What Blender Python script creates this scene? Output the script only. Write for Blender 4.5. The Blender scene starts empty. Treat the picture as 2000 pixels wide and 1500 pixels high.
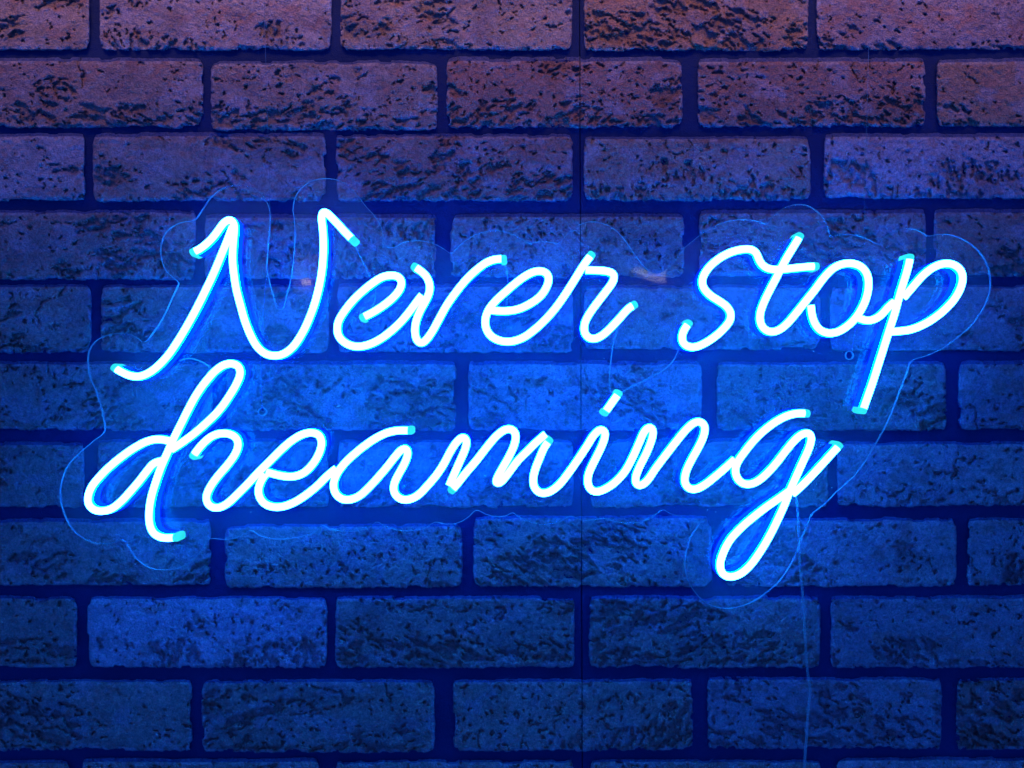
import bpy, math, random
import numpy as np
from mathutils import Vector
from mathutils.geometry import tessellate_polygon

C = bpy.context.scene.collection
random.seed(7)

# ------------------------------------------------------------------ camera, world, lamp, exposure
S = 0.0005            # one pixel of the 2000 px wide photograph is half a millimetre on the brick faces
D = 0.75              # camera to brick faces
FACE = -0.005         # y of the brick faces; the mortar lies at y = 0
cam_d = bpy.data.cameras.new("camera")
cam_d.sensor_width = 36.0
cam_d.lens = 36.0 * D / (2000 * S)
cam_d.clip_start = 0.01
cam_d.clip_end = 50
cam = bpy.data.objects.new("camera", cam_d)
cam.location = (0, FACE - D, 0)
cam.rotation_euler = (math.radians(90), 0, 0)
C.objects.link(cam)
bpy.context.scene.camera = cam

world = bpy.data.worlds.new("World")
bpy.context.scene.world = world
world.use_nodes = True
bg = world.node_tree.nodes["Background"]
# the room behind the camera: dim and blue from the sign's own light, with a strip of far lit ceiling and two
# small warm shop lights that show as reflections in the acrylic
wn = world.node_tree.nodes; wl_ = world.node_tree.links
w_tc = wn.new("ShaderNodeTexCoord"); w_sep = wn.new("ShaderNodeSeparateXYZ")
wl_.new(w_tc.outputs["Generated"], w_sep.inputs[0])


def w_math(op, a, b=None, c=None):
    n = wn.new("ShaderNodeMath"); n.operation = op
    for i, q in enumerate((a, b, c)):
        if q is None:
            continue
        if isinstance(q, (int, float)):
            n.inputs[i].default_value = q
        else:
            wl_.new(q, n.inputs[i])
    return n.outputs[0]


w_back = w_math('MAXIMUM', w_math('MULTIPLY', w_sep.outputs[1], -1.0), 0.02)
w_u = w_math('DIVIDE', w_sep.outputs[0], w_back)
w_v = w_math('DIVIDE', w_sep.outputs[2], w_back)
w_uv = w_math('MULTIPLY_ADD', w_u, 0.55, w_v)


def w_window(q, lo, hi, soft):
    a = wn.new("ShaderNodeMapRange"); a.interpolation_type = 'SMOOTHSTEP'
    a.inputs[1].default_value = lo - soft; a.inputs[2].default_value = lo + soft; wl_.new(q, a.inputs[0])
    b = wn.new("ShaderNodeMapRange"); b.interpolation_type = 'SMOOTHSTEP'
    b.inputs[1].default_value = hi - soft; b.inputs[2].default_value = hi + soft; wl_.new(q, b.inputs[0])
    return w_math('SUBTRACT', a.outputs[0], b.outputs[0])


def w_patch(u0, u1, v0, v1, soft, col, prev, diag=None):
    m = w_math('MULTIPLY', w_window(w_u, u0, u1, soft), w_window(w_v, v0, v1, soft))
    if diag:
        m = w_math('MULTIPLY', m, w_window(w_uv, diag[0], diag[1], soft))
    mx = wn.new("ShaderNodeMix"); mx.data_type = 'RGBA'
    wl_.new(m, mx.inputs[0])
    if isinstance(prev, tuple):
        mx.inputs[6].default_value = prev
    else:
        wl_.new(prev, mx.inputs[6])
    mx.inputs[7].default_value = (*col, 1)
    return mx.outputs[2]


PXT = 1 / 1500.0      # tangent of the view angle per photo pixel
w_c = w_patch(-.62, .62, .165, .36, .02, (.12, .17, .50), (0.002, 0.115, 0.80, 1))
w_c = w_patch((575 - 1000) * PXT, (640 - 1000) * PXT, (750 - 570) * PXT, (750 - 497) * PXT, .002, (2.0, 1.8, 1.6), w_c)
w_c = w_patch((590 - 1000) * PXT, (607 - 1000) * PXT, (750 - 557) * PXT, (750 - 545) * PXT, .002, (34, 24, 11), w_c)
w_c = w_patch((1232 - 1000) * PXT, (1300 - 1000) * PXT, (750 - 552) * PXT, (750 - 524) * PXT, .002, (11, 10, 5), w_c,
              diag=(.2335, .35))
wl_.new(w_c, bg.inputs[0])
bg.inputs[1].default_value = 1.0

# the room's ceiling lamp, above the wall and out of the picture
lamp_d = bpy.data.lights.new("ceiling_lamp", 'AREA')
lamp_d.shape = 'RECTANGLE'
lamp_d.size = 1.3
lamp_d.size_y = 0.10
lamp_d.energy = 0.54
lamp_d.color = (1.0, 0.52, 0.16)
lamp_d.spread = math.radians(47)
lamp = bpy.data.objects.new("ceiling_lamp", lamp_d)
lamp.location = (-0.08, -0.24, 0.62)
aim = Vector((-0.08, 0.0, 0.385)) - lamp.location
lamp.rotation_euler = aim.to_track_quat('-Z', 'Y').to_euler()
C.objects.link(lamp)

sc = bpy.context.scene
sc.view_settings.view_transform = 'Standard'
sc.view_settings.look = 'None'
sc.view_settings.exposure = 0
sc.view_settings.gamma = 1
sc.cycles.use_denoising = True
sc.cycles.use_adaptive_sampling = False
sc.cycles.max_bounces = 8
sc.cycles.transparent_max_bounces = 24
sc.cycles.caustics_reflective = False
sc.cycles.caustics_refractive = False
sc.cycles.sample_clamp_indirect = 4.0

GLOW = 68.0


def P(px, py, y):
    """photo pixel -> point at depth y"""
    f = (y - FACE + D) / D
    return ((px - 1000) * S * f, y, (750 - py) * S * f)


# ------------------------------------------------------------------ noise
def _hash(ix, iy, seed):
    with np.errstate(over='ignore'):
        h = (ix.astype(np.int64) * 374761393 + iy.astype(np.int64) * 668265263 + seed * 2147483647) & 0xFFFFFFFF
        h = ((h ^ (h >> 13)) * 1274126177) & 0xFFFFFFFF
        h = h ^ (h >> 16)
    return (h & 0xFFFFFF) / float(0xFFFFFF)


def vnoise(x, y, seed=0):
    ix = np.floor(x); iy = np.floor(y)
    fx = x - ix; fy = y - iy
    fx = fx * fx * fx * (fx * (fx * 6 - 15) + 10); fy = fy * fy * fy * (fy * (fy * 6 - 15) + 10)
    a = _hash(ix, iy, seed); b = _hash(ix + 1, iy, seed)
    c = _hash(ix, iy + 1, seed); d = _hash(ix + 1, iy + 1, seed)
    return (a * (1 - fx) + b * fx) * (1 - fy) + (c * (1 - fx) + d * fx) * fy


def fbm(x, y, seed=0, octv=4, gain=0.5):
    s = 0; a = 1; t = 0
    for k in range(octv):
        s = s + a * vnoise(x + 17.3 * k, y - 9.1 * k, seed + 31 * k); t += a
        a *= gain; x = x * 2.03; y = y * 2.03
    return s / t


def sstep(a, b, x):
    t = np.clip((x - a) / (b - a), 0, 1)
    return t * t * (3 - 2 * t)


# ------------------------------------------------------------------ materials
def new_mat(name):
    m = bpy.data.materials.new(name)
    m.use_nodes = True
    nt = m.node_tree
    for n in list(nt.nodes):
        nt.nodes.remove(n)
    return m, nt, nt.nodes, nt.links


def brick_material():
    m, nt, N, L = new_mat("worn_brick")
    out = N.new("ShaderNodeOutputMaterial")
    bs = N.new("ShaderNodeBsdfPrincipled")
    bs.inputs["Roughness"].default_value = 0.48
    bs.inputs["Specular IOR Level"].default_value = 0.5
    at = N.new("ShaderNodeAttribute"); at.attribute_name = "tone"
    tc = N.new("ShaderNodeTexCoord")
    n1 = N.new("ShaderNodeTexNoise"); n1.inputs["Scale"].default_value = 620; n1.inputs["Detail"].default_value = 4
    n2 = N.new("ShaderNodeTexNoise"); n2.inputs["Scale"].default_value = 190; n2.inputs["Detail"].default_value = 5
    n3 = N.new("ShaderNodeTexNoise"); n3.inputs["Scale"].default_value = 1500; n3.inputs["Detail"].default_value = 2
    for n in (n1, n2, n3):
        L.new(tc.outputs["Object"], n.inputs["Vector"])
    r = N.new("ShaderNodeMapRange"); r.inputs[1].default_value = 0.36; r.inputs[2].default_value = 0.64
    r.inputs[3].default_value = 0.64; r.inputs[4].default_value = 1.36
    nn = N.new("ShaderNodeMath"); nn.operation = 'MULTIPLY_ADD'; nn.inputs[1].default_value = 0.55
    n5 = N.new("ShaderNodeTexNoise"); n5.inputs["Scale"].default_value = 300; n5.inputs["Detail"].default_value = 3
    L.new(tc.outputs["Object"], n5.inputs["Vector"])
    hf = N.new("ShaderNodeMath"); hf.operation = 'MULTIPLY'; hf.inputs[1].default_value = 0.45
    L.new(n5.outputs["Fac"], hf.inputs[0])
    L.new(n1.outputs["Fac"], nn.inputs[0]); L.new(hf.outputs[0], nn.inputs[2])
    L.new(nn.outputs[0], r.inputs[0])
    mx = N.new("ShaderNodeVectorMath"); mx.operation = 'SCALE'
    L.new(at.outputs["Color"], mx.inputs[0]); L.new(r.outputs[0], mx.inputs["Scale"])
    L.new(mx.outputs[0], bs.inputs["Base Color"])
    ad = N.new("ShaderNodeMath"); ad.operation = 'ADD'
    L.new(n1.outputs["Fac"], ad.inputs[0]); L.new(n2.outputs["Fac"], ad.inputs[1])
    ad2 = N.new("ShaderNodeMath"); ad2.operation = 'MULTIPLY_ADD'; ad2.inputs[1].default_value = 0.35
    L.new(n3.outputs["Fac"], ad2.inputs[0]); L.new(ad.outputs[0], ad2.inputs[2])
    bp = N.new("ShaderNodeBump"); bp.inputs["Strength"].default_value = 1.0
    bp.inputs["Distance"].default_value = 0.0038
    L.new(ad2.outputs[0], bp.inputs["Height"])
    L.new(bp.outputs[0], bs.inputs["Normal"])
    L.new(bs.outputs[0], out.inputs[0])
    return m


def mortar_material():
    m, nt, N, L = new_mat("dark_mortar")
    out = N.new("ShaderNodeOutputMaterial")
    bs = N.new("ShaderNodeBsdfPrincipled")
    bs.inputs["Roughness"].default_value = 0.7
    bs.inputs["Specular IOR Level"].default_value = 0.2
    tc = N.new("ShaderNodeTexCoord")
    n1 = N.new("ShaderNodeTexNoise"); n1.inputs["Scale"].default_value = 900; n1.inputs["Detail"].default_value = 3
    n2 = N.new("ShaderNodeTexNoise"); n2.inputs["Scale"].default_value = 14; n2.inputs["Detail"].default_value = 4
    for n in (n1, n2):
        L.new(tc.outputs["Object"], n.inputs["Vector"])
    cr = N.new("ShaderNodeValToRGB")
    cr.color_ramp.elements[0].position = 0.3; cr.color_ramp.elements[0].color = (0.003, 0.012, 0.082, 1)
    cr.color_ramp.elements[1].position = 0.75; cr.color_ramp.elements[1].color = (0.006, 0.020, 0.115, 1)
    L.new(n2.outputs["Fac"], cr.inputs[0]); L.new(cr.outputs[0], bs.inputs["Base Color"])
    bp = N.new("ShaderNodeBump"); bp.inputs["Strength"].default_value = 1.0; bp.inputs["Distance"].default_value = 0.0012
    n4 = N.new("ShaderNodeTexNoise"); n4.inputs["Scale"].default_value = 130; n4.inputs["Detail"].default_value = 6
    L.new(tc.outputs["Object"], n4.inputs["Vector"])
    am = N.new("ShaderNodeMath"); am.operation = 'MULTIPLY_ADD'; am.inputs[1].default_value = 1.6
    L.new(n4.outputs["Fac"], am.inputs[0]); L.new(n1.outputs["Fac"], am.inputs[2])
    L.new(am.outputs[0], bp.inputs["Height"]); L.new(bp.outputs[0], bs.inputs["Normal"])
    L.new(bs.outputs[0], out.inputs[0])
    return m


def emit_material(name, col, k):
    """lit silicone: slightly uneven along its length, as the diodes under it are"""
    m, nt, N, L = new_mat(name)
    out = N.new("ShaderNodeOutputMaterial")
    em = N.new("ShaderNodeEmission"); em.inputs[0].default_value = (*col, 1)
    tc = N.new("ShaderNodeTexCoord")
    n = N.new("ShaderNodeTexNoise"); n.inputs["Scale"].default_value = 45; n.inputs["Detail"].default_value = 2
    L.new(tc.outputs["Object"], n.inputs["Vector"])
    r = N.new("ShaderNodeMapRange"); r.inputs[1].default_value = 0.3; r.inputs[2].default_value = 0.7
    r.inputs[3].default_value = 0.88 * k; r.inputs[4].default_value = 1.12 * k
    L.new(n.outputs["Fac"], r.inputs[0]); L.new(r.outputs[0], em.inputs[1])
    L.new(em.outputs[0], out.inputs[0])
    return m


def clear_material(name, scatter, rough, tint=(1, 1, 1), white=(0.8, 0.85, 0.9), ior=1.49):
    """clear plastic: lets light straight through, mirrors a little, and scatters a little (dust, scratches)"""
    m, nt, N, L = new_mat(name)
    out = N.new("ShaderNodeOutputMaterial")
    tr = N.new("ShaderNodeBsdfTransparent"); tr.inputs[0].default_value = (*tint, 1)
    df = N.new("ShaderNodeBsdfDiffuse"); df.inputs[0].default_value = (*white, 1)
    tl = N.new("ShaderNodeBsdfTranslucent"); tl.inputs[0].default_value = (*white, 1)
    ds = N.new("ShaderNodeMixShader"); ds.inputs[0].default_value = 0.4
    L.new(df.outputs[0], ds.inputs[1]); L.new(tl.outputs[0], ds.inputs[2])
    tc = N.new("ShaderNodeTexCoord")
    n = N.new("ShaderNodeTexNoise"); n.inputs["Scale"].default_value = 9; n.inputs["Detail"].default_value = 5
    L.new(tc.outputs["Object"], n.inputs["Vector"])
    r = N.new("ShaderNodeMapRange"); r.inputs[1].default_value = 0.3; r.inputs[2].default_value = 0.7
    r.inputs[3].default_value = scatter * 0.6; r.inputs[4].default_value = scatter * 1.3
    L.new(n.outputs["Fac"], r.inputs[0])
    m1 = N.new("ShaderNodeMixShader")
    L.new(r.outputs[0], m1.inputs[0]); L.new(tr.outputs[0], m1.inputs[1]); L.new(ds.outputs[0], m1.inputs[2])
    gl = N.new("ShaderNodeBsdfGlossy"); gl.inputs["Roughness"].default_value = rough
    fr = N.new("ShaderNodeFresnel"); fr.inputs[0].default_value = ior
    # the rays are not bent here, so both faces must mirror alike: undo the node's inversion on the back side
    ge = N.new("ShaderNodeNewGeometry")
    io = N.new("ShaderNodeMapRange"); io.inputs[3].default_value = ior; io.inputs[4].default_value = 1 / ior
    L.new(ge.outputs["Backfacing"], io.inputs[0]); L.new(io.outputs[0], fr.inputs[0])
    m2 = N.new("ShaderNodeMixShader")
    g2 = N.new("ShaderNodeBsdfGlossy"); g2.inputs["Roughness"].default_value = 0.2      # fine haze of scratches
    gm = N.new("ShaderNodeMixShader"); gm.inputs[0].default_value = 0.7
    L.new(gl.outputs[0], gm.inputs[1]); L.new(g2.outputs[0], gm.inputs[2])
    L.new(fr.outputs[0], m2.inputs[0]); L.new(m1.outputs[0], m2.inputs[1]); L.new(gm.outputs[0], m2.inputs[2])
    L.new(m2.outputs[0], out.inputs[0])
    return m


M_BRICK = brick_material()
M_MORTAR = mortar_material()
M_CORE = emit_material("lit_silicone_front", (0.0168, 0.24, 1.0), GLOW)
M_SIDE = emit_material("lit_silicone_side", (0.0, 0.32, 1.0), GLOW)
M_HOUSE = emit_material("glowing_housing", (0.0, 0.0105, 1.0), 11.0)
M_CAP = emit_material("glowing_end_cap", (0.03, 0.86, 1.0), 1.0)
M_SHEET = clear_material("clear_acrylic", 0.026, 0.02, ior=1.31)
M_EDGE = clear_material("polished_acrylic_edge", 0.42, 0.1)
M_WIRE = clear_material("clear_nylon", 0.16, 0.08)
M_CABLE = clear_material("clear_cable_jacket", 0.17, 0.15)
M_LEAD = clear_material("clear_lead", 0.30, 0.15)


# ------------------------------------------------------------------ mesh helpers
def mesh_obj(name, verts, faces, mat, parent=None, smooth=True, mats=None, fmat=None):
    me = bpy.data.meshes.new(name)
    me.from_pydata([tuple(v) for v in verts], [], faces)
    for mm in (mats or [mat]):
        me.materials.append(mm)
    if fmat is not None:
        me.polygons.foreach_set("material_index", fmat)
    if smooth:
        me.polygons.foreach_set("use_smooth", [True] * len(me.polygons))
    me.update()
    o = bpy.data.objects.new(name, me)
    C.objects.link(o)
    if parent:
        o.parent = parent
    return o


def thing(name, label, cat, loc=(0, 0, 0), group=None):
    o = bpy.data.objects.new(name, None)
    o.empty_display_size = 0.05
    C.objects.link(o)
    o.location = loc
    o['label'] = label; o['category'] = cat
    if group:
        o['group'] = group
    return o


def catmull(pts, step):
    """centripetal Catmull-Rom through pts, resampled every `step`"""
    p = [np.array(q, float) for q in pts]
    p = [2 * p[0] - p[1]] + p + [2 * p[-1] - p[-2]]
    out = []
    for i in range(1, len(p) - 2):
        p0, p1, p2, p3 = p[i - 1:i + 3]
        t0 = 0; t1 = t0 + max(np.linalg.norm(p1 - p0), 1e-6) ** .5
        t2 = t1 + max(np.linalg.norm(p2 - p1), 1e-6) ** .5; t3 = t2 + max(np.linalg.norm(p3 - p2), 1e-6) ** .5
        for t in np.linspace(t1, t2, 14, endpoint=False):
            a1 = (t1 - t) / (t1 - t0) * p0 + (t - t0) / (t1 - t0) * p1
            a2 = (t2 - t) / (t2 - t1) * p1 + (t - t1) / (t2 - t1) * p2
            a3 = (t3 - t) / (t3 - t2) * p2 + (t - t2) / (t3 - t2) * p3
            b1 = (t2 - t) / (t2 - t0) * a1 + (t - t0) / (t2 - t0) * a2
            b2 = (t3 - t) / (t3 - t1) * a2 + (t - t1) / (t3 - t1) * a3
            out.append((t2 - t) / (t2 - t1) * b1 + (t - t1) / (t2 - t1) * b2)
    out.append(p[-2])
    a = np.array(out)
    return resample(a, step)


def resample(a, step):
    d = np.r_[0, np.cumsum(np.linalg.norm(np.diff(a, axis=0), axis=1))]
    n = max(2, int(round(d[-1] / step)) + 1)
    s = np.linspace(0, d[-1], n)
    return np.stack([np.interp(s, d, a[:, k]) for k in range(a.shape[1])], 1)


def soften(a, n=2):
    for _ in range(n):
        b = a.copy()
        b[1:-1] = (a[:-2] + 2 * a[1:-1] + a[2:]) / 4
        a = b
    return a


# ------------------------------------------------------------------ the brick wall
wall = thing("brick_wall", "rugged red brown brick wall with dark recessed joints behind the lit sign", "wall", (0, 0, -0.6))
WZ = 0.6   # children are placed in world space, relative to the empty


def wz(v):
    return (v[0], v[1], v[2] + WZ)


def seam_x(y):
    return 1132.0 + y * 0.0035


ROWS = [
    (-28, 95, [(-262, 172), (197, 645), (668, 1115), (1143, 1575), (1597, 2050)], 1),
    (121, 247, [(-52, 394), (415, 852), (875, 1330), (1365, 1804), (1832, 2275)], 0),
    (268, 390, [(-275, 163), (185, 634), (660, 1115), (1143, 1580), (1612, 2055)], 2),
    (418, 541, [(-60, 380), (403, 850), (882, 1333), (1368, 1806), (1826, 2275)], 0),
    (562, 686, [(-270, 176), (200, 640), (662, 1117), (1143, 1600), (1624, 2070)], 3),
    (713, 838, [(-50, 412), (446, 888), (917, 1367), (1402, 1845), (1875, 2330)], 0),
    (865, 988, [(-272, 162), (193, 640), (664, 1117), (1156, 1614), (1638, 2095)], 4),
    (1018, 1141, [(-56, 409), (442, 900), (928, 1388), (1415, 1865), (1892, 2350)], 0),
    (1171, 1301, [(-290, 148), (173, 636), (658, 1119), (1153, 1599), (1624, 2085)], 5),
    (1333, 1463, [(-62, 373), (397, 846), (888, 1350), (1384, 1836), (1870, 2325)], 0),
    (1490, 1615, [(-285, 133), (163, 623), (658, 1117), (1154, 1600), (1637, 2090)], 0),
]
# small differences of height between the bricks of one course, read off the photograph (top, bottom)
DY = {(0, 3): (0, 2), (1, 1): (4, 5), (1, 3): (1, -2), (1, 4): (1, -3), (2, 3): (5, -1), (2, 4): (1, -5), (3, 0): (-1, 2),
      (3, 1): (9, 0), (3, 2): (7, -2), (3, 3): (0, -5), (3, 4): (-1, -3), (4, 3): (2, -6), (4, 4): (0, -4), (5, 3): (0, 0),
      (6, 0): (6, 0), (6, 4): (4, -3), (7, 0): (3, -1), (7, 1): (12, 4), (7, 2): (-4, 2), (7, 3): (0, 1),
      (8, 3): (0, 0), (9, 1): (1, 4), (9, 3): (-4, -4), (9, 4): (-2, -2), (10, 0): (2, 0), (10, 4): (-4, 0)}
# colour, erosion and slant of each brick: (kind, erosion 0..1, pinholes 0..1, slant in degrees)
LOOK = {
    (0, 0): ('tan', .10, .1, 0), (0, 1): ('pale', .18, .3, 90), (0, 2): ('tan', .35, .5, -20), (0, 3): ('orange', .55, .6, 25), (0, 4): ('rose', .3, .3, 40),
    (1, 0): ('brown', .5, .1, 25), (1, 1): ('brown', .45, .4, -10), (1, 2): ('red', .6, .7, -30), (1, 3): ('red', .6, .6, 20), (1, 4): ('orange', .35, .1, 30),
    (2, 0): ('pale', .12, .2, 0), (2, 1): ('brown', .65, .2, 25), (2, 2): ('red', .9, .3, -20), (2, 3): ('tan', .45, .5, 90), (2, 4): ('palest', .3, .3, 90),
    (3, 0): ('brown', .7, .2, 10), (3, 1): ('tan', .4, .6, 90), (3, 2): ('tan', .3, .7, 90), (3, 3): ('brown', .6, .6, 30), (3, 4): ('brown', .45, .4, 20),
    (4, 0): ('tan', .35, .1, -20), (4, 1): ('tan', .5, .2, -15), (4, 2): ('rose', .45, .4, -15), (4, 3): ('tan', .2, .4, 0), (4, 4): ('rose', .15, .1, 0),
    (5, 0): ('tan', .45, .4, -20), (5, 1): ('tan', .6, .4, 10), (5, 2): ('pale', .4, .4, 30), (5, 3): ('tan', .45, .5, -25), (5, 4): ('rose', .35, .2, -15),
    (6, 0): ('tan', .4, .2, 10), (6, 1): ('tan', .4, .4, -15), (6, 2): ('pale', .35, .6, -25), (6, 3): ('tan', .45, .4, 0), (6, 4): ('pale', .35, .5, -20),
    (7, 0): ('tan', .45, .2, -30), (7, 1): ('tan', .3, .8, 90), (7, 2): ('tan', .7, .6, 28), (7, 3): ('pale', .6, .3, -25), (7, 4): ('rose', .5, .3, -60),
    (8, 0): ('tan', .05, .1, 0), (8, 1): ('palest', .2, .5, 90), (8, 2): ('tan', .65, .6, 25), (8, 3): ('tan', .85, .5, -25), (8, 4): ('rose', .35, .4, 35),
    (9, 0): ('tan', .45, .3, 20), (9, 1): ('tan', .5, .5, -20), (9, 2): ('tan', .4, .9, -60), (9, 3): ('rose', .85, .4, 25), (9, 4): ('red', .6, .2, 30),
    (10, 0): ('tan', .3, .3, 0), (10, 1): ('tan', .3, .5, 0), (10, 2): ('tan', .3, .5, 0), (10, 3): ('tan', .4, .5, 0), (10, 4): ('pale', .3, .3, 0),
}
TONES = {'tan': (.40, .255, .175), 'pale': (.47, .33, .27), 'palest': (.50, .39, .36), 'orange': (.42, .215, .125),
         'rose': (.37, .24, .22), 'brown': (.36, .215, .155), 'red': (.37, .165, .115)}
DARK = np.array((.20, .105, .10)); SMEAR = np.array((.05, .075, .18)); PIT_SHADE = np.array((.085, .055, .05))


def make_brick(ri, x0, x1, y0, y1, look, seed, cell):
    kind, ero, pin, slant = look
    W = x1 - x0; H = y1 - y0
    rs = np.random.RandomState(seed)
    topw = 8.0 + rs.uniform(-1.5, 2.0)
    # grid lines: base, foot of the slope, face edge, face ...
    def lines(a, b, pre, post):
        n = max(3, int(round((b - a) / cell)))
        return np.r_[[a - q for q in pre], np.linspace(a, b, n + 1), [b + q for q in post]]
    gx = lines(x0, x1, (3.4, 1.2), (1.2, 3.4))
    gy = lines(y0, y1, (topw, topw - 1.8, 2.2, 0.9), (1.2, 3.6))
    ym = (y0 + y1) / 2
    sx = seam_x(ym)
    has_seam = x0 + 15 < sx < x1 - 15
    if has_seam:
        gx = gx[np.abs(gx - sx) > 2.4]
        gx = np.sort(np.r_[gx, sx - 2.0, sx - 1.0, sx - 0.7, sx + 0.7, sx + 1.0, sx + 2.0])
    nx, ny = len(gx), len(gy)
    X, Y = np.meshgrid(gx, gy)
    # outline: wavy, chipped edges whose offset dies out inwards
    def edge(t, sd, amp, rag):
        w = (fbm(t / 75.0, t * 0 + 3.3, sd, 3) - .5) * 2 * amp
        w += (fbm(t / 9.0, t * 0 + 1.1, sd + 5, 3) - .5) * 2 * rag
        chip = sstep(.66, .80, vnoise(t / 26.0, t * 0 + .7, sd + 9)) * rs.uniform(1.0, 5.0)
        return w, chip
    rag = .7 + 2.0 * ero
    wl, cl = edge(Y, seed + 1, 1.6, rag * .9)
    wr, cr_ = edge(Y, seed + 2, 1.6, rag * .8)
    wt, ct = edge(X, seed + 3, 2.6, rag * .7)
    wb, cb = edge(X, seed + 4, 2.6, rag * 1.1 + pin * 1.2)
    fl = np.clip((X - x0 + 3.4) / 26, 0, 1); fr = np.clip((x1 + 3.4 - X) / 26, 0, 1)
    ft = np.clip((Y - y0 + topw) / 30, 0, 1); fb = np.clip((y1 + 3.6 - Y) / 26, 0, 1)
    dl = (1 - fl) ** 2; dr = (1 - fr) ** 2; dt = (1 - ft) ** 2; db = (1 - fb) ** 2
    rc = rs.uniform(3.0, 6.5)
    XX = X + dl * (wl + cl) - dr * (wr + cr_) + dl * rc * (dt + db) - dr * rc * (dt + db)
    YY = Y + dt * (wt + ct) - db * (wb + cb) + dt * rc * .6 * (dl + dr) - db * rc * .6 * (dl + dr)
    if has_seam:
        k = np.abs(X - sx) < 2.5
        XX[k] = X[k]
    # face relief (millimetres)
    a = math.radians(slant)
    U = (X - x0) * math.cos(a) + (Y - y0) * math.sin(a)
    V = -(X - x0) * math.sin(a) + (Y - y0) * math.cos(a)
    wx = (fbm(U / 16, V / 16, seed + 11, 3) - .5) * 14; wy = (fbm(U / 16, V / 16, seed + 12, 3) - .5) * 12
    low = fbm(X / 110, Y / 55, seed + 21, 4)
    vy = np.clip((Y - y0) / H, 0, 1)
    zb = (rs.uniform(.05, .42), rs.uniform(-.28, .28))
    zone = sstep(.70 - .32 * ero, .84 - .32 * ero, low + (vy - .45) * zb[0] + ((X - x0) / W - .5) * zb[1])          # where the face has crumbled
    n1 = fbm((U + wx) / 24, (V + wy) / 8.5, seed + 31, 3, .55)
    n2 = fbm((U + wx) / 11, (V + wy) / 7.5, seed + 41, 2)
    n3 = fbm((X + wx) / 9.5, (Y + wy) / 8.0, seed + 51, 2)
    crumb = sstep(.54, .58, n1) * sstep(.15, .6, zone)
    holes = sstep(.815 - .085 * pin - .08 * zone, .845 - .085 * pin - .08 * zone, n2) * sstep(.30, .55, fbm(X / 55, Y / 40, seed + 61, 2) + .18 * pin)
    pins = sstep(.89 - .07 * pin, .93 - .07 * pin, n3)
    ridge = 1 - np.abs(fbm((U + wx * 1.6) / 130, (V + wy * 1.6) / 60, seed + 71, 2) - .5) * 2
    crack = sstep(.982, .996, ridge) * sstep(.50, .62, fbm(X / 90, Y / 50, seed + 72, 2)) * (ero > .3)
    pit = np.maximum.reduce([crumb, holes, pins * .8, crack * .9])
    # vertical drag marks on bricks that were cut by wire
    drag = (fbm(X / 2.6, Y / 34, seed + 81, 2) - .5) * (1.0 if slant == 90 else 0.15)
    z = 5.0 - 3.6 * pit
    z += (fbm(X / 70, Y / 45, seed + 91, 3) - .5) * 1.8
    z += (fbm(X / 9, Y / 8, seed + 92, 3) - .5) * (2.3 + 1.6 * zone)
    z += (vnoise(X / 3.6, Y / 3.4, seed + 93) - .5) * .75 + drag * .55
    # rounding towards the edges, then the steep sides
    ed = np.minimum.reduce([X - x0, x1 - X, Y - y0, y1 - Y])
    z -= 1.0 * (1 - sstep(-1, 5, ed))
    for arr, lo, hi in ((X, x0, x1),):
        z = np.where(arr < lo - 2, -.6, z); z = np.where(arr > hi + 2, -.6, z)
    z = np.where(Y > y1 + 2, -.6, z)
    rim = (Y < y0 - 1.6)
    z = np.where(rim, np.minimum(z, 2.0 + (fbm(X / 14, Y / 3, seed + 95, 2) - .5) * .7), z)
    z = np.where(Y < y0 - topw + .5, np.minimum(z, -.6), z)
    if has_seam:
        z = np.where(np.abs(X - sx) < .8, np.minimum(z, 1.5), z)
    # colour of the clay
    base = np.array(TONES[kind]) * rs.uniform(.9, 1.08)
    q = fbm(X / 60, Y / 34, seed + 101, 4)[..., None]
    q2 = fbm(X / 26, Y / 17, seed + 102, 4)[..., None]
    col = base * (0.86 + 0.5 * (q - .35))
    red = np.array((.40, .15, .09)); grey = np.array((.42, .31, .29))
    col = col * (1 - .55 * sstep(.56, .70, q2)) + red * .55 * sstep(.56, .70, q2)
    g2 = sstep(.54, .70, fbm(X / 40, Y / 30, seed + 103, 4))[..., None]
    col = col * (1 - .45 * g2) + grey * .45 * g2
    d2 = sstep(.60, .72, fbm(X / 80, Y / 42, seed + 104, 4))[..., None] * .4
    col = col * (1 - d2) + DARK * d2
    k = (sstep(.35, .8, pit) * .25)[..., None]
    col = col * (1 - k) + PIT_SHADE * k                                 # shade inside the pits, painted into the clay colour
    wear = (1 - sstep(1.0, 4.5, ed)) * sstep(.38, .62, fbm(X / 12, Y / 12, seed + 111, 2)) * .55
    col = col * (1 - wear[..., None]) + np.array((.50, .42, .38)) * wear[..., None]      # worn, paler arrises
    k = np.where(rim | (Y > y1 + 2) | (X < x0 - 2) | (X > x1 + 2), .9, 0)[..., None]
    col = col * (1 - k) + SMEAR * k                                # mortar smeared over the arris
    if has_seam:
        kk = (np.abs(X - sx) < .9)[..., None]
        col = np.where(kk, SMEAR * .3, col)
    yw = -z * .001
    f = (yw - FACE + D) / D
    co = np.stack([(XX - 1000) * S * f, yw, (750 - YY) * S * f + WZ], -1).reshape(-1, 3).astype(np.float32)
    idx = np.arange(nx * ny).reshape(ny, nx)
    q4 = np.stack([idx[:-1, :-1], idx[1:, :-1], idx[1:, 1:], idx[:-1, 1:]], -1).reshape(-1, 4)
    me = bpy.data.meshes.new("brick")
    nf = len(q4)
    me.vertices.add(len(co)); me.vertices.foreach_set("co", co.ravel())
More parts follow.
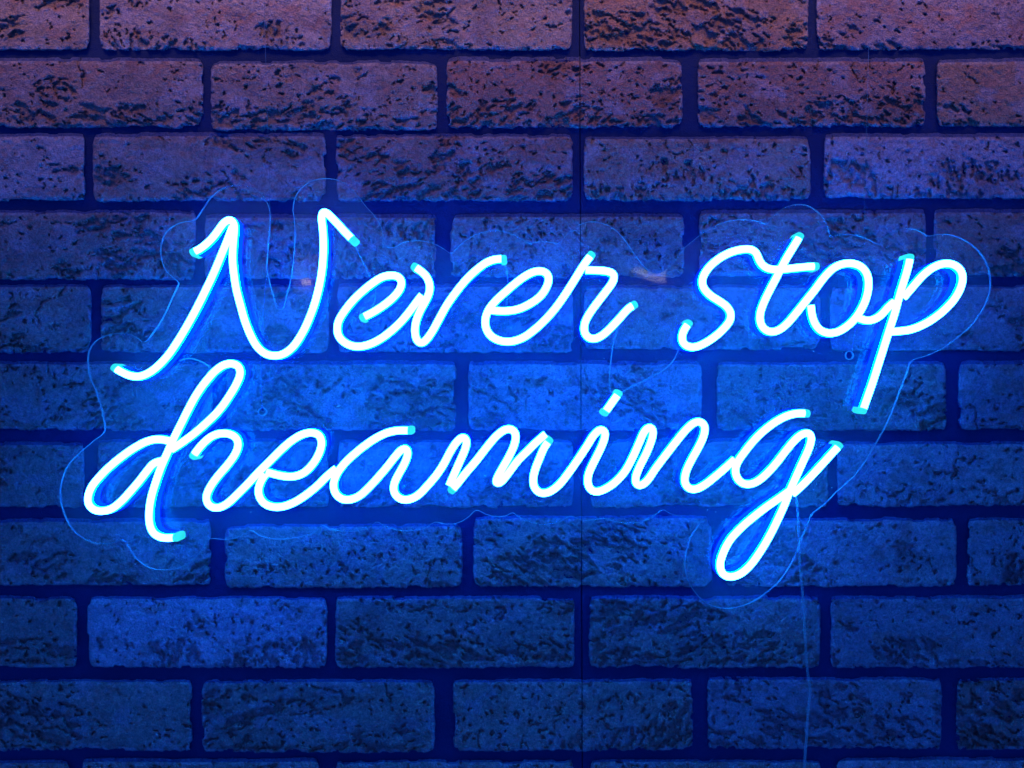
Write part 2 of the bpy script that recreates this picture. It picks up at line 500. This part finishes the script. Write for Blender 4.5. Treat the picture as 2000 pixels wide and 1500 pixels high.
    me.loops.add(nf * 4); me.loops.foreach_set("vertex_index", q4.ravel().astype(np.int32))
    me.polygons.add(nf)
    me.polygons.foreach_set("loop_start", np.arange(0, nf * 4, 4, dtype=np.int32))
    me.polygons.foreach_set("use_smooth", np.ones(nf, dtype=bool))
    me.update(calc_edges=True)
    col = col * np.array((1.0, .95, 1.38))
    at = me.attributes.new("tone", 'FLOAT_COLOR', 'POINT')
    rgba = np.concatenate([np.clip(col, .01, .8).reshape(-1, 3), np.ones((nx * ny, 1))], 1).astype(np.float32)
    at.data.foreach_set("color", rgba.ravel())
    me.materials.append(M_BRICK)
    o = bpy.data.objects.new("brick", me)
    C.objects.link(o)
    o.parent = wall
    return o


seed = 100
rows = []
for ri, (y0, y1, xs, _) in enumerate(ROWS):
    rows.append([(ri, k, a, b, y0, y1) for k, (a, b) in enumerate(xs)])
# one more course above and below, and bricks past the sides, so that the wall goes on outside the frame
for ri, y0, y1, off in ((-1, -178, -52, -45), (11, 1642, 1768, -50)):
    rows.append([(ri, k, off + 478 * k, off + 478 * k + 452, y0, y1) for k in range(5)])
for row in rows:
    while row[0][2] > -250:
        r = row[0]; row.insert(0, (r[0], -1, r[2] - 478, r[2] - 26, r[4], r[5]))
    while row[-1][3] < 2250:
        r = row[-1]; row.append((r[0], 9, r[3] + 26, r[3] + 478, r[4], r[5]))
    for (ri, k, a, b, y0, y1) in row:
        seed += 137
        d = DY.get((ri, k), (0, 0))
        look = LOOK.get((ri, k), ('tan', .35, .4, 0))
        inside = b > -5 and a < 2005 and -5 < (y1) and y0 < 1505
        make_brick(ri, a, b, y0 + d[0], y1 + d[1], look, seed, 2.4 if inside else 7.0)

# the mortar: two panels that meet at the upright joint
for side in (0, 1):
    y = 0.0
    nz = 24
    vs = []; fs = []
    zt, zb = 750 * S + 0.16, -750 * S - 0.16
    for i in range(nz + 1):
        t = i / nz
        z = zt + (zb - zt) * t
        py = 750 - z / S
        s = (seam_x(py) - 1000) * S * (0 - FACE + D) / D
        if side == 0:
            xa, xb = -0.78, s - 0.0004
        else:
            xa, xb = s + 0.0004, 0.78
        e = 0.0012 if side == 0 else -0.0012
        bevel = 0.0003
        if side == 0:
            ring = [(xa, y, z), (xb - bevel, y, z), (xb, y + .0003, z), (xb, y + .004, z)]
        else:
            ring = [(xb, y, z), (xa + bevel, y - .00015, z), (xa, y + .0003, z), (xa, y + .004, z)]
        vs += [wz(v) for v in ring]
    for i in range(nz):
        for j in range(3):
            a = i * 4 + j
            f = (a, a + 4, a + 5, a + 1)
            fs.append(f if side == 0 else f[::-1])
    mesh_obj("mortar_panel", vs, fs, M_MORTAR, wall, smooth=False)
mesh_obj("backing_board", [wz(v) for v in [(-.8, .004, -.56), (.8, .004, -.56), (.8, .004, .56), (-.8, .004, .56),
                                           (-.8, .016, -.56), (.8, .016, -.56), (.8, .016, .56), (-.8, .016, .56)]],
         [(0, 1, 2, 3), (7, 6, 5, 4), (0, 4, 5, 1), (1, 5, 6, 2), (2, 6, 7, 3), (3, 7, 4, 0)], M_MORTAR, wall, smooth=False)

# ------------------------------------------------------------------ the sign
SB = -0.054           # back of the acrylic sheet
SF = -0.058           # front of the acrylic sheet
TH = 0.0160           # height of the silicone tubing above the sheet
sign = thing("neon_sign", "glowing blue script lamp reading Never stop dreaming on clear acrylic", "neon sign", (0, SB, 0))
OFF = Vector((0, SB, 0))


def rel(v):
    return (v[0], v[1] - SB, v[2])


def z1(l): return [(100 + x / 3.3333, 320 + y / 3.3333) for x, y in l]
def z2(l): return [(600 + x / 3.3333, 380 + y / 3.3333) for x, y in l]
def z3(l): return [(1150 + x / 3.3333, 380 + y / 3.3333) for x, y in l]
def z4(l): return [(1450 + x / 3.3333, 380 + y / 3.3333) for x, y in l]
def z5(l): return [(100 + x / 3.3333, 680 + y / 3.3333) for x, y in l]
def z6(l): return [(600 + x / 3.3333, 720 + y / 3.3333) for x, y in l]
def z7(l): return [(1100 + x / 3.3333, 720 + y / 3.3333) for x, y in l]


# (points, cap at start, cap at end)
STROKES = [
    (z1([(922, 578), (965, 558), (1015, 520), (1062, 472), (1100, 420), (1132, 380), (1168, 364), (1192, 390), (1194, 440), (1187, 520), (1183, 620),
         (1192, 720), (1208, 820), (1234, 920), (1262, 1020), (1297, 1110), (1342, 1190), (1395, 1236), (1450, 1250), (1510, 1240), (1572, 1195),
         (1632, 1110), (1680, 1010), (1720, 900), (1750, 780), (1768, 660), (1774, 540), (1770, 430), (1762, 350), (1772, 310), (1803, 328),
         (1850, 375), (1910, 440), (1968, 500)]), 1, 1),
    (z1([(1182, 410), (1153, 490), (1112, 590), (1062, 710), (1010, 820), (950, 940), (890, 1050), (830, 1150), (765, 1245), (700, 1315), (640, 1360),
         (580, 1384), (520, 1380), (460, 1355), (412, 1326)]), 0, 1),
    (z2([(358, 803), (420, 772), (480, 735), (540, 690), (585, 645), (612, 600), (614, 560), (590, 533), (545, 527), (490, 538), (420, 582), (350, 640),
         (290, 700), (240, 765), (207, 820), (197, 870), (205, 920), (240, 960), (290, 985), (340, 990), (400, 978), (470, 945), (540, 895), (610, 830),
         (665, 765), (710, 705), (748, 655)]), 1, 0),
    (z2([(695, 468), (735, 495), (770, 525), (792, 565), (800, 610), (790, 655), (765, 705), (735, 760), (712, 820), (702, 880), (708, 930), (725, 962),
         (745, 970), (770, 952), (810, 900), (860, 810), (910, 720), (970, 635), (1040, 550), (1110, 485), (1170, 442), (1230, 422), (1283, 420)]), 1, 1),
    (z2([(1180, 752), (1240, 758), (1310, 758), (1380, 745), (1450, 712), (1510, 670), (1550, 620), (1572, 560), (1566, 522), (1540, 502), (1490, 500),
         (1430, 525), (1360, 575), (1290, 635), (1230, 690), (1185, 745), (1160, 810), (1164, 870), (1190, 915), (1235, 945), (1290, 958), (1350, 953),
         (1410, 930), (1480, 880), (1550, 815), (1620, 735), (1690, 635), (1750, 540), (1800, 460), (1852, 390)]), 0, 1),
    (z3([(-20, 492), (50, 494), (120, 500), (162, 518), (160, 560), (120, 620), (70, 685), (20, 752), (-18, 815), (-32, 870), (-20, 915), (10, 938),
         (45, 938), (90, 915), (150, 860), (210, 795), (260, 740), (300, 716)]), 0, 1),
    (z3([(652, 835), (625, 872), (606, 920), (612, 965), (640, 988), (690, 993), (750, 970), (820, 925), (880, 870), (920, 815), (922, 770), (895, 728),
         (845, 692), (790, 657), (750, 615), (736, 570), (750, 520), (790, 465), (850, 415), (920, 378), (990, 359), (1055, 358), (1088, 380), (1108, 430),
         (1140, 470), (1190, 488), (1250, 488), (1330, 480), (1410, 472), (1482, 468)]), 1, 1),
    (z3([(1374, 268), (1340, 325), (1300, 390), (1260, 460), (1220, 540), (1175, 625), (1135, 710), (1113, 780), (1117, 840), (1145, 880), (1190, 895),
         (1240, 880), (1290, 840), (1350, 770), (1410, 695), (1470, 620), (1530, 540), (1590, 480), (1650, 453), (1720, 450), (1780, 478), (1812, 530),
         (1818, 590), (1805, 670), (1770, 750), (1725, 815), (1670, 865), (1610, 897), (1550, 902), (1500, 880), (1467, 835), (1450, 780), (1443, 722)]), 1, 0),
    (z4([(742, 800), (800, 820), (850, 815), (900, 785), (945, 735), (985, 700)]), 0, 0),
    (z4([(1088, 405), (1075, 470), (1055, 540), (1030, 620), (1010, 690), (985, 780), (950, 890), (915, 1000), (880, 1110), (845, 1220), (810, 1320),
         (778, 1410)]), 1, 1),
    (z4([(1050, 668), (1110, 598), (1170, 530), (1240, 475), (1310, 450), (1370, 456), (1415, 490), (1431, 540), (1420, 600), (1385, 670), (1330, 735),
         (1260, 795), (1180, 845), (1090, 880), (975, 893)]), 0, 0),
    (z5([(800, 610), (755, 600), (700, 592), (630, 605), (550, 645), (470, 700), (390, 765), (320, 835), (265, 905), (243, 975), (250, 1020), (285, 1052),
         (335, 1060), (395, 1045), (460, 995), (520, 930), (580, 860), (630, 795), (672, 748), (715, 735)]), 0, 0),
    (z5([(785, 660), (860, 610), (940, 550), (1020, 480), (1095, 405), (1160, 315), (1210, 230), (1234, 165), (1224, 120), (1185, 101), (1135, 106),
         (1080, 140), (1015, 210), (950, 300), (895, 400), (845, 500), (800, 590), (760, 680), (720, 770), (685, 870), (655, 970), (641, 1070), (646, 1150),
         (672, 1205), (725, 1232), (820, 1232)]), 0, 1),
    (z5([(925, 705), (960, 657), (1000, 612), (1050, 572), (1110, 554), (1170, 560), (1210, 587), (1221, 630), (1200, 690), (1150, 760), (1090, 830),
         (1040, 900), (1013, 965), (1022, 1010), (1055, 1036), (1100, 1036), (1150, 1010), (1210, 955), (1280, 885), (1350, 810), (1420, 740), (1500, 660),
         (1570, 600), (1640, 560), (1700, 549), (1745, 565), (1763, 610), (1748, 680), (1700, 760), (1640, 815), (1570, 836), (1500, 830), (1405, 806)]), 1, 0),
    (z5([(1395, 825), (1370, 862), (1352, 920), (1360, 970), (1390, 1010), (1440, 1031), (1500, 1032), (1580, 1005), (1660, 955), (1740, 890), (1800, 830),
         (1855, 785)]), 0, 0),
    (z6([(675, 403), (600, 402), (530, 414), (460, 445), (390, 490), (320, 545), (250, 610), (200, 675), (175, 735), (176, 790), (200, 830), (240, 852),
         (290, 850), (345, 825), (400, 775), (460, 710), (520, 640), (575, 570), (615, 527), (646, 518), (656, 550), (638, 610), (600, 680), (570, 740),
         (563, 790), (583, 830), (620, 852), (665, 851), (720, 825), (780, 765), (840, 695), (890, 620), (935, 535), (980, 470), (1018, 444), (1038, 465),
         (1030, 520), (1000, 590), (965, 670), (925, 760)]), 1, 0),
    (z6([(938, 795), (975, 752), (1030, 682), (1100, 600), (1170, 510), (1235, 435), (1290, 396), (1332, 394), (1358, 428), (1350, 490), (1315, 570),
         (1270, 650), (1235, 715), (1228, 748), (1256, 742), (1310, 680), (1370, 600), (1430, 540), (1490, 480), (1553, 426)]), 1, 0),
    (z6([(1578, 463), (1545, 510), (1510, 590), (1480, 670), (1471, 740), (1490, 790), (1530, 811), (1580, 800), (1640, 755), (1700, 680), (1760, 595),
         (1820, 505), (1868, 430), (1912, 394), (1939, 412), (1930, 470), (1890, 560), (1850, 640), (1828, 700), (1830, 760), (1855, 795), (1895, 800),
         (1940, 782), (1997, 745), (2067, 670), (2117, 580), (2162, 480), (2197, 405), (2230, 378), (2251, 400), (2242, 460), (2207, 550), (2162, 640),
         (2137, 710), (2142, 752), (2166, 762), (2207, 735), (2267, 650), (2327, 570), (2397, 480), (2467, 395), (2517, 352), (2555, 344), (2586, 370),
         (2582, 430), (2547, 510), (2497, 600), (2462, 680), (2457, 740), (2482, 778), (2525, 785), (2587, 755), (2657, 700), (2727, 640), (2782, 590)]), 1, 0),
    (z7([(1588, 292), (1530, 290), (1460, 305), (1390, 340), (1320, 390), (1250, 455), (1180, 540), (1132, 610), (1118, 660), (1130, 710), (1160, 743),
         (1200, 753), (1250, 740), (1310, 695), (1380, 620), (1450, 530), (1510, 460), (1560, 423), (1600, 420), (1613, 448), (1600, 510), (1560, 600),
         (1515, 700), (1475, 790), (1440, 880), (1395, 980), (1345, 1080), (1280, 1190), (1205, 1290), (1140, 1340), (1080, 1354), (1037, 1335), (1019, 1280),
         (1035, 1210), (1080, 1120), (1150, 1040), (1230, 970), (1320, 900), (1400, 845), (1470, 795)]), 1, 0),
    (z7([(1490, 815), (1560, 752), (1640, 668), (1720, 580), (1795, 497)]), 0, 1),
    (z7([(268, 290), (362, 158)]), 1, 1),
]
RW = 0.00332          # half width of the tubing


def ring_profile():
    """(across, up, zone): a dome on straight sides, from the left foot over the top to the right foot"""
    top = TH - RW
    pr = [(-RW, 0.0), (-RW, top * .40), (-RW, top * .865), (-RW, top * .92), (-RW, top)]
    for k in range(1, 12):
        a = math.pi - math.pi * k / 12
        pr.append((RW * math.cos(a), top + RW * math.sin(a)))
    pr += [(RW, top), (RW, top * .92), (RW, top * .865), (RW, top * .40), (RW, 0.0)]
    return pr


def sweep(path, lift, name_parent):
    """path in pixels -> the lit silicone (dome and sides) and the housing below it"""
    n = len(path)
    mid = SF - TH + RW
    c = np.array([P(x, y, mid) for x, y in path])
    tx = np.gradient(c[:, 0]); tz = np.gradient(c[:, 2])
    ln = np.hypot(tx, tz); tx /= ln; tz /= ln
    nx_, nz_ = -tz, tx
    pr = ring_profile()
    # the housing is the lower 84 % of the height
    h0 = [k for k, p in enumerate(pr) if p[1] >= (TH - RW) * .855]
    vs = []
    for i in range(n):
        for (u, h) in [pr[k] for k in h0]:
            vs.append(rel((c[i, 0] + nx_[i] * u, SF - h - lift, c[i, 2] + nz_[i] * u)))
    m = len(h0); fs = []; fm = []
    for i in range(n - 1):
        for j in range(m - 1):
            a = i * m + j
            fs.append((a, a + 1, a + m + 1, a + m))
            u0, v0 = pr[h0[j]]; u1, v1 = pr[h0[j + 1]]
            fm.append(0 if min(v0, v1) > TH - RW + RW * .10 else 1)
    for i in (0, n - 1):                      # closed ends
        r = [i * m + j for j in range(m)]
        fs.append(tuple(r if i == 0 else r[::-1])); fm.append(0)
    tube = mesh_obj("neon_tube", vs, fs, None, sign, mats=[M_CORE, M_SIDE], fmat=fm)
    hv = []
    hw = RW + .0002; hh = (TH - RW) * .865
    for i in range(n):
        for (u, h) in ((-hw, .00005), (-hw, hh), (hw, hh), (hw, .00005)):
            hv.append(rel((c[i, 0] + nx_[i] * u, SF - h, c[i, 2] + nz_[i] * u)))
    hf = []
    for i in range(n - 1):
        for j in range(3):
            a = i * 4 + j
            hf.append((a, a + 1, a + 5, a + 4))
    hf += [(0, 1, 2, 3), tuple((n - 1) * 4 + j for j in (3, 2, 1, 0))]
    mesh_obj("tube_housing", hv, hf, M_HOUSE, tube, smooth=False)
    return tube, c, tx, tz


def end_cap(tube, p, t, lift):
    """rounded clear cap slipped over an end; p centre of the end, t outward direction in the wall plane"""
    r = RW + .00035
    nx_, nz_ = -t[1], t[0]
    rings = [(-.0026, 1.0), (.0004, 1.0), (.0012, .93), (.0019, .75), (.0023, .45)]
    pr = []
    top = TH - RW
    for k in range(0, 9):
        a = math.pi - math.pi * k / 8
        pr.append((math.cos(a), top, math.sin(a)))
    vs = []
    m = len(pr) + 2
    for s, k in rings:
        cs = [(-1.0, 0.0003, 0)] + pr + [(1.0, 0.0003, 0)]
        for u, h, q in cs:
            vs.append(rel((p[0] + t[0] * s + nx_ * u * r * k, SF - h - q * r * k - lift, p[2] + t[1] * s + nz_ * u * r * k)))
    fs = []
    for i in range(len(rings) - 1):
        for j in range(m - 1):
            a = i * m + j
            fs.append((a, a + 1, a + m + 1, a + m))
    fs.append(tuple(range((len(rings) - 1) * m, len(rings) * m)))
    fs.append(tuple(range(m))[::-1])
    mesh_obj("end_cap", vs, fs, M_CAP, tube)


for k, (pts, ca, cb) in enumerate(STROKES):
    path = soften(catmull(pts, 3.6), 3)
    lift = (k % 5) * 0.00012
    tube, c, tx, tz = sweep(path, lift, sign)
    if ca:
        end_cap(tube, c[0], (-tx[0], -tz[0]), lift)
    if cb:
        end_cap(tube, c[-1], (tx[-1], tz[-1]), lift)

# ------------------------------------------------------------------ the clear sheet, cut to the outline of the words
OUT = []
OUT += z1([(240, 1290), (248, 1220), (285, 1160), (350, 1122), (430, 1105), (510, 1110), (565, 1135), (605, 1160), (680, 1080), (740, 980), (790, 870),
           (830, 775), (800, 745), (745, 690), (718, 610), (716, 540), (740, 460), (790, 410), (860, 380), (935, 365), (985, 300), (1045, 215), (1110, 165),
           (1190, 142), (1270, 148), (1345, 178), (1395, 235), (1422, 300), (1427, 380), (1418, 480), (1408, 600), (1405, 690), (1420, 760), (1445, 850),
           (1475, 945), (1505, 945), (1535, 850), (1562, 740), (1580, 600), (1588, 470), (1582, 360), (1575, 290), (1590, 220), (1630, 160), (1700, 112),
           (1770, 97), (1850, 103), (1920, 135), (1985, 195)])
OUT += z2([(380, 75), (430, 130), (475, 195), (494, 260), (500, 335), (575, 342), (620, 315), (680, 302), (750, 302), (830, 322), (890, 355), (938, 383),
           (985, 340), (1060, 282), (1130, 250), (1210, 236), (1290, 243), (1370, 275), (1440, 318), (1500, 308), (1570, 310), (1640, 318), (1690, 262),
           (1760, 205), (1820, 182)])
OUT += z3([(0, 178), (60, 183), (120, 200), (170, 230), (220, 280), (270, 350), (320, 420), (370, 480), (410, 510), (450, 512), (500, 490), (560, 430),
           (610, 360), (680, 300), (780, 225), (870, 185), (950, 168), (1040, 165), (1110, 178), (1155, 192), (1200, 140), (1270, 88), (1350, 65), (1420, 72),
           (1490, 115), (1535, 170), (1560, 235), (1575, 275), (1640, 262), (1720, 262), (1800, 285), (1885, 323), (1920, 285), (1980, 247)])
OUT += z4([(1050, 225), (1120, 228), (1170, 250), (1203, 270), (1280, 260), (1350, 263), (1430, 290), (1500, 335), (1560, 400), (1600, 480), (1612, 570),
           (1600, 660), (1560, 750), (1490, 850), (1400, 930), (1310, 995), (1210, 1045), (1095, 1088), (1070, 1160), (1030, 1260), (985, 1380), (940, 1490)])
OUT += z7([(2050, 460), (2000, 545), (1940, 640), (1870, 720), (1780, 800), (1700, 880), (1620, 945), (1600, 985), (1560, 1080), (1520, 1190), (1470, 1290),
           (1400, 1390), (1330, 1450), (1245, 1510)])
OUT += [(1300 + x / 2.857, 975 + y / 2.857) for x, y in [(400, 602), (330, 608), (270, 597), (205, 562), (150, 500), (120, 440), (108, 370), (115, 290),
                                                          (140, 210), (172, 160), (190, 128)]]
OUT += z7([(830, 985), (760, 960), (700, 945), (650, 920), (600, 950), (540, 985), (450, 1005), (360, 1000), (270, 975), (180, 985), (120, 985), (50, 960)])
OUT += z6([(1640, 995), (1540, 1015), (1430, 990), (1370, 960), (1340, 938), (1290, 958), (1230, 962), (1170, 950), (1100, 922), (1050, 965), (990, 1000),
           (920, 1013), (830, 1000), (770, 1035), (700, 1052), (620, 1055), (550, 1040), (490, 1015), (455, 998), (400, 1030), (320, 1052), (230, 1057),
           (150, 1042), (100, 1020)])
OUT += z5([(1720, 1195), (1640, 1222), (1540, 1240), (1440, 1240), (1360, 1220), (1300, 1187), (1230, 1225), (1150, 1245), (1020, 1245), (990, 1300),
           (930, 1370), (850, 1425), (750, 1442), (660, 1435), (580, 1390), (520, 1320), (485, 1260), (460, 1245), (400, 1268), (320, 1272), (240, 1252),
           (160, 1200), (105, 1120), (72, 1030), (60, 940), (75, 850), (120, 750), (200, 670), (270, 610), (350, 540), (345, 470), (325, 380), (290, 270),
           (252, 185)])
raw = catmull(OUT + [OUT[0]], 4.0)[:-1]
HOLES = [(513, 804), (1658.5, 694), (1521, 956)]
HR = 0.0034


def circle(px, py, r, y, n=20):
    c0 = P(px, py, y)
    return [(c0[0] + r * math.cos(2 * math.pi * k / n), y, c0[2] + r * math.sin(2 * math.pi * k / n)) for k in range(n)]


loops_f = [[P(x, y, SF) for x, y in raw]] + [circle(x, y, HR, SF)[::-1] for x, y in HOLES]
flat = [Vector((p[0], p[2], 0)) for lp in loops_f for p in lp]
tris = tessellate_polygon([[Vector((p[0], p[2], 0)) for p in lp] for lp in loops_f])
nv = len(flat)
vs = [rel(p) for lp in loops_f for p in lp] + [rel((p[0], SB, p[2])) for lp in loops_f for p in lp]
fs = [tuple(t) for t in tris] + [tuple(i + nv for i in t[::-1]) for t in tris]
sheet = mesh_obj("acrylic_sheet", vs, fs, M_SHEET, sign, smooth=False)


def tube_mesh(name, pts, r, mat, parent, closed=False, sides=6, off=OFF, flat_k=1.0):
    p = np.array(pts, float); n = len(p)
    if closed:
        t = np.roll(p, -1, 0) - np.roll(p, 1, 0)
    else:
        t = np.gradient(p, axis=0)
    t /= np.linalg.norm(t, axis=1)[:, None] + 1e-12
    up = np.array([0, 1.0, 0])
    a = np.cross(t, up); a /= np.linalg.norm(a, axis=1)[:, None] + 1e-12
    b = np.cross(t, a)
    vs = []
    for i in range(n):
        for k in range(sides):
            an = 2 * math.pi * (k + .5) / sides
            q = p[i] + a[i] * math.cos(an) * r + b[i] * math.sin(an) * r * flat_k - np.array(off)
            vs.append(tuple(q))
    fs = []
    for i in range(n if closed else n - 1):
        j = (i + 1) % n
        for k in range(sides):
            l = (k + 1) % sides
            fs.append((i * sides + k, i * sides + l, j * sides + l, j * sides + k))
    if not closed:
        fs.append(tuple(range(sides))[::-1]); fs.append(tuple((n - 1) * sides + k for k in range(sides)))
    return mesh_obj(name, vs, fs, mat, parent)


tube_mesh("sheet_edge", [P(x, y, (SF + SB) / 2) for x, y in raw], 0.00029, M_EDGE, sheet, closed=True, flat_k=6.0)
for x, y in HOLES:
    tube_mesh("hole_rim", circle(x, y, HR + .0002, (SF + SB) / 2, 22), 0.00045, M_EDGE, sheet, closed=True, flat_k=4.4)

# flecks of dust on the sheet
m_, nt_, N_, L_ = new_mat("pale_dust")
o_ = N_.new("ShaderNodeOutputMaterial"); d_ = N_.new("ShaderNodeBsdfDiffuse"); d_.inputs[0].default_value = (.8, .8, .8, 1)
L_.new(d_.outputs[0], o_.inputs[0])
vs = []; fs = []
fleck = [(661, 793, 4.6, .4), (1589, 686, 2.6, 2.6), (1137, 826, 1.8, 0), (1382, 996, 1.6, .3), (1398, 1000, 1.4, 0), (490, 1000, 1.6, 0),
         (992, 504, 1.8, 1), (1608, 868, 2.0, .7), (1180, 700, 1.5, 0), (947, 929, 3.4, 2.6), (790, 949, 3.2, 2.3), (455, 530, 1.5, 0), (560, 720, 1.6, .6)]
rf = random.Random(3)
fleck += [(rf.uniform(330, 1800), rf.uniform(560, 960), rf.uniform(.8, 1.5), rf.uniform(0, 3)) for _ in range(26)]
for x, y, l, a in fleck:
    c0 = P(x, y, SF - .0003); l *= S; w = max(.00022, l * .22)
    i = len(vs)
    for du, dv, dy in ((-l, 0, 0), (0, -w, 0), (l, 0, 0), (0, w, 0), (0, 0, -w)):
        vs.append(rel((c0[0] + du * math.cos(a) - dv * math.sin(a), c0[1] + dy, c0[2] + du * math.sin(a) + dv * math.cos(a))))
    fs += [(i, i + 1, i + 4), (i + 1, i + 2, i + 4), (i + 2, i + 3, i + 4), (i + 3, i, i + 4), (i, i + 3, i + 2, i + 1)]
dust = mesh_obj("dust", vs, fs, m_, sheet, smooth=False)
dust['kind'] = "stuff"

# leads that join the strokes behind the sheet
LEADS = [
    [(1206, 640), (1196.5, 680), (1192, 716), (1190.5, 746), (1194, 766), (1205, 771)],
    [(1330, 672), (1315, 704), (1297, 722), (1270, 737), (1240, 752), (1214, 766)],
    [(350, 704), (370, 700), (388, 704), (406, 714), (414, 722)],
    [(691, 476), (708, 509), (720, 533), (732, 566), (732, 587), (726, 601)],
    [(987, 514), (991.5, 548), (990, 575), (990, 596)],
]
for pts in LEADS:
    pp = catmull(pts, 5)
    tube_mesh("lead", [P(x, y, SF - .0012) for x, y in pp], 0.00055, M_LEAD, sign)
cab = catmull([(1554, 960), (1558, 1000), (1560, 1053), (1561.5, 1098), (1565, 1132), (1567.5, 1161), (1571, 1220), (1577, 1309), (1582, 1348), (1578, 1395),
               (1575, 1442), (1571, 1500), (1570, 1560), (1572, 1640)], 6)
cable = tube_mesh("power_cable", [P(x - 1.3, y, SF - .0015) for x, y in cab], 0.00062, M_CABLE, sign, sides=8)
tube_mesh("second_core", [P(x + 1.3, y, SF - .0015) for x, y in cab], 0.00062, M_CABLE, cable, sides=8)

# the two nylon lines the sign hangs from
for pts, side in (([(516, -150), (516, 0), (519, 120), (523, 250), (527, 400), (522, 520), (515, 600), (509, 700), (512, 798)], "left"),
                  ([(1702, -150), (1698, 0), (1696, 120), (1692.5, 250), (1688, 430), (1686, 530), (1678, 600), (1663, 686)], "right")):
    pp = catmull(pts, 10)
    off = Vector(P(pts[-1][0], pts[-1][1], SF))
    o = tube_mesh("hanging_line", [P(x, y, SF - .001) for x, y in pp], 0.00022, M_WIRE, None, off=off)
    o.location = off
    o['label'] = ("thin clear nylon line running up from the hole below the letter N" if side == "left"
                  else "thin clear nylon line running up from the hole left of the p stem")
    o['category'] = "hanging line"
    o['group'] = "clear lines holding up the sign"
